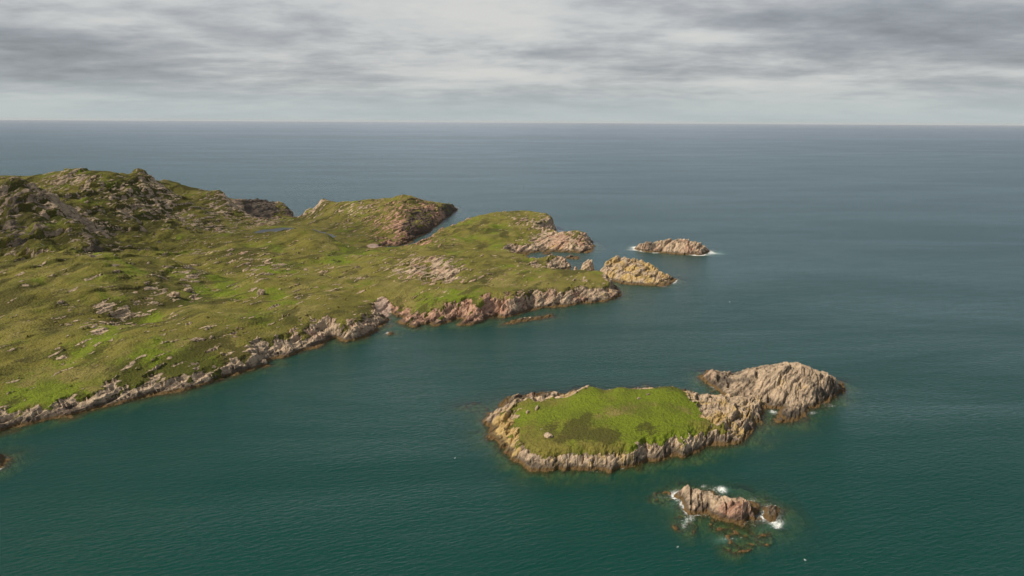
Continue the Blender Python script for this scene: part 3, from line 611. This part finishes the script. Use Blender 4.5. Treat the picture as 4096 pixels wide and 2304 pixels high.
ISL['wash'] = Terrain(P([(2700, 1985), (2730, 2018), (2742, 2042), (2773, 2064), (2811, 2061), (2826, 2043), (2842, 2058), (2873, 2080), (2929, 2090), (2966, 2094), (2984, 2084), (3018, 2086), (3026, 2067), (3036, 2022), (3020, 2012), (2966, 1995), (2935, 1990), (2891, 1998), (2873, 1990), (2862, 1976), (2842, 1966), (2811, 1962), (2780, 1964), (2755, 1962), (2724, 1965), (2705, 1972)]),
    ctrl(hs=[(2730, 1965, 2.5), (2755, 1960, 3.3), (2790, 1975, 3.6), (2815, 1962, 4.6), (2840, 1975, 4.2), (2800, 2010, 4.0), (2780, 2040, 2.6), (2860, 1985, 2.2), (2855, 2020, 3.0), (2900, 2000, 4.4), (2880, 2050, 2.6), (2930, 2010, 3.6), (2970, 2000, 4.6), (3000, 2020, 4.0), (2990, 2050, 2.8), (2940, 2060, 3), (3020, 2040, 2.4)]),
    W=3.0, lat=0.8, margin=12, seed=501, jag=1.1, relief=0.75, k=0.6, smooth=1, yellow=0.15, red=0.35, dark=0.40, hmin=0.6, ang=R(80), slope=0.34, rblobs=[(2900, 2080, 120, 20, .5), (2800, 2050, 40, 15, .3)], darkb=[(2980, 2010, 30, 40, -.4), (2900, 2010, 30, 20, -.2)],
    shoals=[(2755, 2102, 22, 26, 1), (2712, 2090, 20, 16, 1), (2873, 2098, 22, 16, 1), (2944, 2120, 34, 34, 1), (2940, 2150, 22, 30, 1), (2992, 2164, 18, 16, 1), (2935, 2190, 26, 18, 1), (3068, 2150, 16, 20, 1), (2643, 1980, 20, 9, 1), (2690, 1985, 14, 10, 1), (2620, 2000, 16, 8, 0.8)])
ISL['weed'] = Terrain(P([(3060, 2032), (3056, 2060), (3064, 2080), (3085, 2088), (3106, 2070), (3114, 2050), (3106, 2032), (3088, 2024)]), ctrl(hs=[(3085, 2040, 2.0), (3095, 2060, 1.6), (3075, 2060, 1.5), (3085, 2030, 1.8)]),
    W=2.6, lat=0.5, margin=7, seed=511, jag=0.5, relief=0.4, k=0.4, smooth=1, yellow=0.3, red=0.1, dark=0.0, hmin=0.5)
ISL['yellow'] = Terrain(P([(2405, 1118), (2434, 1126), (2460, 1126), (2473, 1128), (2493, 1137), (2554, 1139), (2605, 1143), (2656, 1145), (2684, 1138), (2700, 1125), (2707, 1117), (2682, 1110), (2655, 1106), (2635, 'd', 518), (2560, 'd', 530), (2450, 'd', 530), (2400, 'd', 522), (2388, 'd', 508)]),
    ctrl(ds=[(2400, 1080, 505), (2416, 1063, 510), (2444, 1055, 513), (2488, 1058, 513), (2513, 1068, 512), (2544, 1064, 512), (2570, 1074, 510), (2582, 1071, 511), (2613, 1081, 507), (2636, 1095, 503)], hs=[(2450, 1100, 5.5), (2550, 1108, 4.5), (2610, 1120, 3), (2650, 1118, 2.2), (2680, 1118, 1.2), (2420, 1095, 5.5)]),
    W=5.0, lat=1.0, margin=10, seed=601, jag=1.4, relief=0.8, k=1.25, smooth=1, yellow=0.62, red=0.15, dark=-0.1, hmin=1.0, rblobs=[(2660, 1125, 40, 18, .5)])
ISL['far'] = Terrain(P([(2535, 993), (2545, 1000), (2580, 1008), (2640, 1011), (2707, 1017), (2769, 1020), (2809, 1020), (2835, 1012), (2840, 1002), (2830, 'd', 628), (2760, 'd', 640), (2660, 'd', 640), (2590, 'd', 636), (2550, 985)]),
    ctrl(hs=[(2556, 976, 4.2), (2585, 967, 6.5), (2608, 970, 6), (2661, 963, 8.0), (2692, 961, 8.8), (2748, 963, 8.6), (2784, 972, 7), (2820, 981, 5.2), (2600, 992, 3), (2700, 990, 5.0), (2780, 1000, 4)], bs=[(2570, 632, 2.5), (2640, 637, 3), (2720, 638, 3.5), (2800, 630, 3)]),
    W=6.0, lat=1.2, margin=10, seed=701, jag=1.6, relief=1.25, k=1.0, smooth=3, yellow=0.0, red=0.40, dark=0.20, hmin=1.2, darkb=[(2610, 980, 50, 15, .5), (2830, 995, 25, 15, .5), (2700, 975, 50, 12, -.4)])
ISL['spike'] = Terrain(P([(2310, 'd', 506), (2345, 'd', 504), (2378, 'd', 509), (2380, 'd', 520), (2350, 'd', 522), (2318, 'd', 518)]), ctrl(ds=[(2318, 1072, 512), (2340, 1064, 512), (2360, 1055, 513), (2372, 1049, 514), (2376, 1054, 512)]),
    W=2.6, lat=0.6, margin=7, seed=711, jag=0.6, relief=0.6, k=0.6, smooth=0.5, yellow=0.45, red=0.2, dark=0.0, hmin=1.0)
ISL['stub'] = Terrain(P([(2287, 'd', 512), (2308, 'd', 510), (2314, 'd', 518), (2292, 'd', 520)]), ctrl(ds=[(2297, 1068, 516), (2303, 1071, 514), (2290, 1072, 514)]),
    W=2.2, lat=0.6, margin=6, seed=721, jag=0.5, relief=0.6, k=0.6, smooth=0.5, yellow=0.1, red=0.5, hmin=1.0)
ISL['lump'] = Terrain(P([(2266, 1032), (2285, 1036), (2312, 1037), (2314, 1026), (2290, 1024), (2268, 1026)]), ctrl(hs=[(2280, 1023, 3.4), (2300, 1025, 3.6), (2290, 1030, 1.8)]),
    W=3.0, lat=0.7, margin=7, seed=731, jag=0.8, relief=0.8, k=0.7, smooth=0.5, yellow=0.1, red=0.45, hmin=0.8)
ISL['pebble'] = Terrain(P([(2173, 1017), (2190, 1018), (2203, 1015), (2200, 1010), (2178, 1010)]), ctrl(hs=[(2182, 1009, 2.6), (2195, 1009, 2.4), (2187, 1013, 1.6)]),
    W=2.6, lat=0.7, margin=6, seed=741, jag=0.6, relief=0.7, k=0.6, smooth=0.5, yellow=0.1, red=0.4, hmin=0.8)
ISL['boulderstack'] = Terrain(P([(2080, 1020), (2100, 1021), (2117, 1018), (2112, 1010), (2085, 1011)]), ctrl(hs=[(2090, 1006, 5), (2100, 1004, 5.5), (2108, 1009, 3.6)]),
    W=3.4, lat=0.7, margin=6, seed=751, jag=0.7, relief=0.9, k=0.7, smooth=0.5, yellow=0.1, red=0.3, hmin=0.8)
ISL['reef'] = Terrain(P([(2012, 1297), (2054, 1294), (2105, 1284), (2150, 1278), (2180, 1273), (2210, 1267), (2208, 1259), (2180, 1262), (2130, 1270), (2080, 1274), (2040, 1283)]),
    ctrl(hs=[(2035, 1284, 1.6), (2070, 1270, 3.2), (2090, 1258, 4.6), (2105, 1266, 3.0), (2130, 1273, 1.6), (2165, 1262, 2.8), (2193, 1253, 3.6), (2205, 1262, 1.6)]),
    W=2.6, lat=0.7, margin=8, seed=761, jag=0.7, relief=0.7, k=0.6, smooth=0.5, yellow=0.05, red=0.35, dark=0.25, hmin=0.8)
ISL['edge'] = Terrain(P([(-90, 1880), (-30, 1882), (6, 1868), (22, 1846), (14, 1826), (-20, 1815), (-80, 1820)]), ctrl(hs=[(-60, 1830, 2.6), (-10, 1820, 2.5), (5, 1840, 1.8), (-30, 1850, 2)]),
    W=2.8, lat=0.7, margin=8, seed=771, jag=0.6, relief=0.5, k=0.5, smooth=0.5, yellow=0.15, red=0.1, dark=0.2, hmin=0.8)
ISL['crumb'] = Terrain(P([(1549, 1336), (1562, 1338), (1572, 1334), (1563, 1330), (1552, 1331)]), ctrl(hs=[(1560, 1331, 0.9), (1565, 1334, 0.7), (1555, 1334, 0.7)]),
    W=1.6, lat=0.4, margin=6, seed=781, jag=0.5, relief=0.3, k=0.4, smooth=0.5, yellow=0.3, red=0.1, hmin=0.4)

INFO = {
 'green': ('grassy_islet', 'steep sided islet with flat bright green turf top and lichen stained rock rim', 'islet', 0.34),
 'bare': ('bare_islet', 'large bare grey knobbly islet just beyond the right end of the grassy islet', 'islet', 0.36),
 'wash': ('skerry', 'brown lumpy skerry nearest the camera with surf and drowned reefs around it', 'skerry', 0.26),
 'weed': ('sea_rock', 'low round weed covered rock off the right end of the nearest skerry', 'rock', 0.26),
 'yellow': ('lichened_islet', 'yellow lichen covered humped islet off the tip of the promontory', 'islet', 0.5),
 'far': ('skerry', 'lone dark and pink jagged skerry farthest out in the open sea', 'skerry', 0.6),
 'spike': ('sea_rock', 'tilted pointed rock slab in the gap behind the promontory end', 'rock', 0.35),
 'stub': ('sea_rock', 'small rounded rock at the foot of the tilted pointed slab', 'rock', 0.35),
 'lump': ('sea_rock', 'isolated pair of low pink rock humps in mid inlet between dome and promontory', 'rock', 0.4),
 'pebble': ('sea_rock', 'smallest low rock close under the orange cliff of the far inlet', 'rock', 0.4),
 'boulderstack': ('sea_rock', 'rounded rock standing at the head of the far inlet', 'rock', 0.4),
 'reef': ('low_reef', 'long thin saw toothed reef lying just off the striped promontory cliff', 'reef', 0.35),
 'edge': ('sea_rock', 'brown weedy rock with foam cut by the left edge of the photo', 'rock', 0.3),
 'crumb': ('sea_rock', 'tiny half drowned rock outside the sandy cove', 'rock', 0.25),
}
def attrs_of(a, b):
    return {'mask_a': np.clip(np.stack(a, -1), -1, 2), 'mask_b': np.clip(np.stack(b, -1), -1, 2)}

# headland mesh: one sheet, finer where it is nearer
gx = warp_axis(-660, 225, 0.75, 1.6, -230, 225); gy = warp_axis(225, 965, 0.62, 1.25, 225, 560)
X, Y = np.meshgrid(gx, gy)
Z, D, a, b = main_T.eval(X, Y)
pd = poly_sdf(X, Y, pond_poly)
pdn = pd + fbm(X / 12, Y / 12, 3, 9) * 5
lev = 5.0
flat = sstep(-34, 0, pdn)
Z = np.where(pdn > -34, Z * (1 - flat) + (lev + 0.5) * flat, Z)
Z = np.where(pdn > -3, Z - sstep(-3, 5, pdn) * 2.2, Z)
a[0] = np.where(pdn > -8, np.minimum(a[0], 0.3), a[0])
keep = ~((Z[:-1, :-1] < -6) & (Z[1:, 1:] < -6) & (Z[1:, :-1] < -6) & (Z[:-1, 1:] < -6))
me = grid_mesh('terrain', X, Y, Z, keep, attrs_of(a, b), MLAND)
tag(link('terrain', me), kind='structure')
print('terrain verts', len(me.vertices))

for key, T in ISL.items():
    nm, label, cat, step = INFO[key]
    x0, x1, y0, y1 = T.box
    xs = np.arange(x0, x1, step); ys = np.arange(y0, y1, step)
    X, Y = np.meshgrid(xs, ys)
    Z, D, a, b = T.eval(X, Y)
    c = T.poly.mean(0)
    ok = ~((Z[:-1, :-1] < -6) & (Z[1:, 1:] < -6) & (Z[1:, :-1] < -6) & (Z[:-1, 1:] < -6))
    at = attrs_of(a, b)
    if T.gpoly is not None:
        root = link(nm, None); root.location = (c[0], c[1], 0)
        tag(root, label, cat)
        gr = (a[0][:-1, :-1] < 0.5) & (D[:-1, :-1] > 0)
        for part, k in (('rock_shore', ok & ~gr), ('turf_top', ok & gr)):
            o = link(part, grid_mesh(part, X - c[0], Y - c[1], Z, k, at, MLAND), root)
    else:
        o = link(nm, grid_mesh(nm, X - c[0], Y - c[1], Z, ok, at, MLAND))
        o.location = (c[0], c[1], 0)
        tag(o, label, cat)

# ------------------------------------------------------------------ lochan
me = bpy.data.meshes.new('lochan')
pp = pond_poly; cpt = pp.mean(0)
big = cpt + (pp - cpt) * 1.12
me.from_pydata([(q[0], q[1], lev - 0.15) for q in big], [], [list(range(len(big)))][::1])
MPOND = sea_material('peaty lochan water', False, (0.010, 0.016, 0.018))
me.materials.append(MPOND)
tag(link('lochan', me), kind='structure')

# ------------------------------------------------------------------ the sea
sx = warp_axis(-420, 330, 0.8, 1.4, -60, 170); sy = warp_axis(150, 960, 0.6, 1.6, 150, 330)
X, Y = np.meshgrid(sx, sy)
hmax = np.full(X.shape, -12.0)
expo = np.zeros(X.shape)
EXPO = {'green': 0.24, 'bare': 0.40, 'wash': 0.72, 'weed': 0.72, 'far': 0.75, 'yellow': 0.22, 'reef': 0.1, 'edge': 0.4, 'crumb': 0.5}
for key, T in ISL.items():
    x0, x1, y0, y1 = T.box
    i0, i1 = np.searchsorted(sx, [x0, x1]); j0, j1 = np.searchsorted(sy, [y0, y1])
    sl = (slice(j0, j1), slice(i0, i1))
    if i1 <= i0 or j1 <= j0: continue
    z, d, _, _ = T.eval(X[sl], Y[sl])
    hmax[sl] = np.maximum(hmax[sl], z)
    e = EXPO.get(key, 0.15)
    expo[sl] = np.maximum(expo[sl], np.where(d < 1.5, e * np.exp(-np.maximum(-d - 0.3, 0) / 2.2), 0))
z, d, _, _ = main_T.eval(X, Y)
hmax = np.maximum(hmax, z)
shade = fbm(X / 20, Y / 20, 2, 77)
expo = np.maximum(expo, np.where(d < 1.5, (0.18 + 0.3 * shade) * np.exp(-np.maximum(-d - 0.3, 0) / 1.8), 0))
depth = np.clip(-hmax, 0, 12)
foam = expo * (0.7 + 0.9 * fbm(X / 9, Y / 9, 3, 88))
FOAM = [(2880, 1955, 24, 12, .9), (2895, 1965, 14, 16, .6), (2700, 1985, 14, 16, .9), (2728, 2015, 12, 12, .9), (2745, 2045, 8, 14, .6), (2612, 1975, 10, 8, .7), (2640, 1990, 30, 6, .6), (2742, 2090, 26, 12, .6), (2735, 2110, 14, 12, .7), (3058, 2050, 8, 12, .8), (3055, 2070, 14, 8, .7),
        (3108, 2108, 20, 9, 1.0), (3085, 2092, 30, 8, .7), (3120, 2090, 16, 16, .45), (2900, 2160, 36, 12, .45), (2950, 2152, 50, 6, .5), (2815, 1945, 16, 8, .7), (3012, 2108, 18, 10, .4), (2835, 2010, 5, 8, .5), (2755, 2075, 18, 10, .5), (3020, 1995, 12, 8, .4),
        (2855, 1545, 18, 6, .9), (2858, 1560, 12, 6, .6), (2868, 1482, 14, 3, .7), (2915, 1496, 10, 3, .6), (3095, 1650, 14, 8, .6), (3250, 1652, 22, 8, .8), (3325, 1625, 22, 8, .6), (3190, 1684, 12, 4, .5), (3045, 1690, 10, 14, .5), (3085, 1645, 12, 6, .6),
        (2695, 1130, 16, 7, .9), (2705, 1118, 7, 6, .9), (2650, 1146, 22, 3, .7), (2540, 990, 30, 6, .9), (2570, 1000, 24, 5, .8), (2520, 1000, 22, 3, .7), (2620, 1012, 16, 2.5, .9), (2800, 1021, 40, 3, .9), (2845, 1008, 14, 7, .9), (2870, 1014, 32, 4, .7), (2900, 1018, 20, 2, .4),
        (2240, 921, 16, 4, .9), (2235, 930, 26, 4, .6), (2270, 932, 30, 2, .4), (2160, 863, 26, 2, .6), (2180, 880, 14, 5, .4), (1795, 857, 14, 3, .8), (1780, 875, 12, 2, .7), (1590, 989, 22, 3, .8), (1645, 975, 8, 2, .5), (2020, 1010, 0.1, 0.1, 0),
        (1210, 1400, 14, 3, .5), (768, 1546, 20, 5, .5), (1060, 1472, 40, 3, .4), (640, 1583, 12, 3, .3), (1810, 1303, 20, 5, .5), (1705, 1303, 10, 3, .5), (1550, 1333, 10, 6, .7), (2490, 1873, 8, 4, .9), (2380, 1887, 30, 3, .5), (2300, 1884, 40, 3, .35), (0, 1875, 12, 10, .8),
        (1176, 876, 10, 3, .7), (2035, 1297, 12, 2, .4), (2190, 1272, 10, 2, .5), (2340, 1217, 10, 2, .5)]
foam = foam + blob_field(X, Y, [(f[0], f[1], f[2] * 1.25, f[3] * 1.25, f[4], 0.0) for f in FOAM]) * 0.80
foam = np.where(hmax > 0.6, 0, foam)
turb = np.clip(blob_field(X, Y, [(*q, 0.0) for q in [(2900, 2160, 40, 16, .45), (2890, 1960, 26, 12, .5), (3100, 2100, 36, 12, .4), (2545, 992, 36, 8, .45), (2860, 1012, 36, 8, .5), (2740, 2095, 26, 20, .2), (3090, 1650, 20, 14, .2), (3055, 1560, 0.1, 0.1, 0), (2240, 930, 30, 5, .4), (2700, 2010, 24, 24, .3), (1820, 1303, 24, 6, .25), (1600, 1300, 30, 14, .12)]]), 0, 0.8)
sea_attr = {'sea': np.stack([depth, foam, turb, np.ones_like(depth)], -1)}
ny, nx = X.shape
idx = np.arange(nx * ny).reshape(ny, nx)
q = np.stack([idx[:-1, :-1], idx[:-1, 1:], idx[1:, 1:], idx[1:, :-1]], -1).reshape(-1, 4)
inland = (np.minimum(hmax[:-1, :-1], hmax[1:, 1:]) > 2.0).reshape(-1)
q = q[~inland]
co = np.stack([X.ravel(), Y.ravel(), np.zeros(nx * ny)], -1)
S_ = 70000.0
xa, xb, ya, yb = sx[0], sx[-1], sy[0], sy[-1]
ring = [(-S_, -S_), (S_, -S_), (S_, ya), (xb, ya), (xa, ya), (-S_, ya), (-S_, yb), (xa, yb), (xb, yb), (S_, yb), (S_, S_), (-S_, S_)]
n0 = len(co)
co = np.concatenate([co, np.array([(p[0], p[1], 0.0) for p in ring])])
rq = np.array([(0, 1, 2, 5), (5, 4, 7, 6), (3, 2, 9, 8), (6, 9, 10, 11)]) + n0
q = np.concatenate([q, rq])
ra = np.tile([12.0, 0, 0, 1], (12, 1))
me = raw_mesh('sea', co.astype(np.float32), q, {'sea': np.concatenate([sea_attr['sea'].reshape(-1, 4), ra])}, MSEA, False)
tag(link('sea', me), kind='structure')
# seabed under it
me = bpy.data.meshes.new('seabed'); me.from_pydata([(-900, -200, -5.6), (900, -200, -5.6), (900, 1400, -5.6), (-900, 1400, -5.6)], [], [(0, 1, 2, 3)])
mb = bpy.data.materials.new('sandy seabed'); mb.use_nodes = True
t = NT(mb.node_tree); bs = t.new('ShaderNodeBsdfDiffuse'); gp = t.new('ShaderNodeNewGeometry')
t.put(bs.inputs[0], t.mix(t.noise(gp.outputs['Position'], 0.05, 5.0), (0.03, 0.05, 0.03), (0.10, 0.12, 0.07)))
o = t.new('ShaderNodeOutputMaterial'); t.l.new(bs.outputs[0], o.inputs[0])
me.materials.append(mb); tag(link('seabed', me), kind='structure')

# ------------------------------------------------------------------ a low cloud out of view to the left, added to shade the hills
def cloud(cx, cy, cz, rx, ry, rz, seed, thin):
    n, m = 72, 24
    co = []; q = []
    for j in range(m + 1):
        th = math.pi * j / m
        for i in range(n):
            ph = 2 * math.pi * i / n
            co.append((math.sin(th) * math.cos(ph), math.sin(th) * math.sin(ph), math.cos(th)))
    for j in range(m):
        for i in range(n):
            q.append((j * n + i, (j + 1) * n + i, (j + 1) * n + (i + 1) % n, j * n + (i + 1) % n))
    c = np.array(co)
    r = 1 + 0.55 * fbm(c[:, 0] * 1.7 + c[:, 2], c[:, 1] * 1.7 - c[:, 2], 5, seed, 0.6)
    c = c * r[:, None] * np.array([rx, ry, rz])
    c[:, 2] = np.where(c[:, 2] < 0, c[:, 2] * 0.35, c[:, 2])
    mt = bpy.data.materials.new('thin cloud'); mt.use_nodes = True
    t = NT(mt.node_tree)
    tl = t.new('ShaderNodeBsdfTranslucent'); t.put(tl.inputs[0], (0.8, 0.8, 0.8)); df = t.new('ShaderNodeBsdfDiffuse'); t.put(df.inputs[0], (0.8, 0.8, 0.8))
    tp = t.new('ShaderNodeBsdfTransparent')
    m1 = t.new('ShaderNodeMixShader'); m1.inputs[0].default_value = 0.5; t.l.new(tl.outputs[0], m1.inputs[1]); t.l.new(df.outputs[0], m1.inputs[2])
    m2 = t.new('ShaderNodeMixShader'); m2.inputs[0].default_value = thin; t.l.new(m1.outputs[0], m2.inputs[1]); t.l.new(tp.outputs[0], m2.inputs[2])
    o = t.new('ShaderNodeOutputMaterial'); t.l.new(m2.outputs[0], o.inputs[0])
    me = raw_mesh('cloud', c.astype(np.float32), np.array(q), {}, mt)
    ob = link('cloud', me); ob.location = (cx, cy, cz)
    tag(ob, kind='structure')
zc = 560.0
kx, ky = sdir[0] / sdir[2] * zc, sdir[1] / sdir[2] * zc
cloud(-430 + kx, 640 + ky, zc, 300, 220, 50, 5, 0.80)

# ------------------------------------------------------------------ loose boulders
def boulder(T, px, py, size, seed, label, sq=(1.0, 0.75, 0.62), rz=0.0):
    hh = T.hit(px, py)
    x, y = at_h(px, py, hh)
    z = float(T.eval(np.array([[x]]), np.array([[y]]))[0][0, 0])
    import bmesh
    bm = bmesh.new(); bmesh.ops.create_icosphere(bm, subdivisions=4, radius=1.0)
    c = np.array([v.co[:] for v in bm.verts])
    f1, f2, r_, _, _ = cells(c[:, 0] * 1.6 + c[:, 2] * 0.9 + seed, c[:, 1] * 1.6 - c[:, 2] * 0.7, seed)
    rr = 1 + 0.30 * (r_ - 0.5) + 0.25 * fbm(c[:, 0] * 1.3 + seed, c[:, 1] * 1.3 + c[:, 2], 4, seed)
    c = np.clip(c, -0.78, 0.78) * rr[:, None] * 1.15 * np.array(sq) * size
    for v, k in zip(bm.verts, c): v.co = k
    me = bpy.data.meshes.new('boulder'); bm.to_mesh(me); bm.free()
    n = len(me.vertices)
    for k, val in (('mask_a', (1, 0, 0, 0)), ('mask_b', (0.25, 0.1, 0, -1.0))):
        a = me.attributes.new(k, 'FLOAT_COLOR', 'POINT'); a.data.foreach_set('color', np.tile(np.array(val, np.float32), n))
    me.materials.append(MLAND)
    o = link('boulder', me); o.location = (x, y, z + size * sq[2] * 0.45); o.rotation_euler = (0.1, 0.15, rz)
    tag(o, label, 'boulder', 'loose boulders lying on the turf')
for a_ in [(ISL['green'], 2193, 1748, 1.15, 3, 'largest pale boulder lying on the dark heather of the grassy islet', (0.85, 1.15, 0.7), 0.5),
           (ISL['green'], 2110, 1652, 0.65, 4, 'narrow upright pale slab near the left end of the islet turf', (0.6, 1.2, 0.8), -0.4),
           (ISL['green'], 2148, 1636, 0.8, 5, 'long leaning pale slab on the islet turf beside the upright slab', (0.5, 1.6, 0.7), -0.3),
           (ISL['green'], 2555, 1595, 0.5, 6, 'small whitish boulder on the smooth bright grass at the back of the islet', (1.0, 0.9, 0.6), 0.2),
           (ISL['green'], 2592, 1578, 0.55, 7, 'grey boulder just right of the small whitish one near the islet back rim', (1.2, 0.7, 0.6), 0.6),
           (ISL['green'], 2166, 1718, 0.35, 8, 'little pale stone just above left of the largest boulder on the islet', (1.0, 0.8, 0.6), 0.1),
           (main_T, 704, 1199, 2.0, 9, 'squat pale boulder on the scarp above the long green hollow', (1.0, 0.9, 0.8), 0.3),
           (main_T, 754, 1172, 1.7, 10, 'pale boulder at the top end of the scarp over the green hollow', (1.2, 0.8, 0.7), 0.9),
           (main_T, 1045, 1176, 2.0, 11, 'grey boulder below a dark heather bank inland of the sandy cove', (0.9, 0.9, 0.9), 0.0)]:
    boulder(*a_)

# ------------------------------------------------------------------ seabirds resting on the water
MW = bpy.data.materials.new('white plumage'); MW.use_nodes = True; MW.node_tree.nodes['Principled BSDF'].inputs[0].default_value = (0.8, 0.8, 0.78, 1)
MG = bpy.data.materials.new('grey wing'); MG.use_nodes = True; MG.node_tree.nodes['Principled BSDF'].inputs[0].default_value = (0.35, 0.37, 0.4, 1)
MY = bpy.data.materials.new('yellow bill'); MY.use_nodes = True; MY.node_tree.nodes['Principled BSDF'].inputs[0].default_value = (0.7, 0.45, 0.05, 1)
def blob_mesh(name, parts, mat):
    import bmesh
    bm = bmesh.new()
    for c, r in parts:
        g = bmesh.ops.create_uvsphere(bm, u_segments=14, v_segments=9, radius=1.0)
        for v in g['verts']: v.co = (v.co.x * r[0] + c[0], v.co.y * r[1] + c[1], v.co.z * r[2] + c[2])
    me = bpy.data.meshes.new(name); bm.to_mesh(me); bm.free(); me.materials.append(mat)
    for p in me.polygons: p.use_smooth = True
    return me
mbody = blob_mesh('body', [((0, 0, 0.08), (0.30, 0.12, 0.12)), ((0.22, 0, 0.20), (0.07, 0.06, 0.12)), ((0.26, 0, 0.32), (0.075, 0.06, 0.06)), ((-0.32, 0, 0.12), (0.12, 0.06, 0.03))], MW)
mwing = blob_mesh('wing', [((-0.06, 0, 0.14), (0.28, 0.03, 0.08))], MG)
mbill = blob_mesh('bill', [((0.36, 0, 0.31), (0.05, 0.018, 0.018))], MY)
for px, py, rz, label in [(2711, 2189, 0.4, 'white gull afloat below the left end of the nearest skerry'), (3220, 2241, 2.4, 'white gull afloat near the bottom right corner of the photo'),
                          (1820, 1833, 1.2, 'white gull afloat on open water left of the grassy islet'), (2919, 1208, 3.0, 'distant white gull afloat right of the yellow islet')]:
    r_ = link('gull', None); x, y = at_h(px, py); r_.location = (x, y, 0.0); r_.rotation_euler = (0, 0, rz); r_.scale = (0.75, 0.75, 0.75)
    tag(r_, label, 'seabird', 'gulls resting on the sea')
    link('body', mbody, r_); link('bill', mbill, r_)
    for sg in (-1, 1):
        wg = link('wing', mwing, r_); wg.location = (0, 0.10 * sg, 0)

# ------------------------------------------------------------------ sea air: thin even haze
me = bpy.data.meshes.new('haze'); B_ = 72000.0
vs = [(x, y, z) for z in (-16.0, 130.0) for x, y in ((-B_, -B_), (B_, -B_), (B_, B_), (-B_, B_))]
me.from_pydata(vs, [], [(3, 2, 1, 0), (4, 5, 6, 7), (0, 1, 5, 4), (1, 2, 6, 5), (2, 3, 7, 6), (3, 0, 4, 7)])
mh = bpy.data.materials.new('haze'); mh.use_nodes = True
t = NT(mh.node_tree); pv = t.new('ShaderNodeVolumePrincipled'); pv.inputs['Color'].default_value = (0.86, 0.91, 0.96, 1); pv.inputs['Density'].default_value = 1.0e-5
pv.inputs['Anisotropy'].default_value = 0.0
o = t.new('ShaderNodeOutputMaterial'); t.l.new(pv.outputs[0], o.inputs['Volume'])
me.materials.append(mh); tag(link('haze', me), kind='stuff')
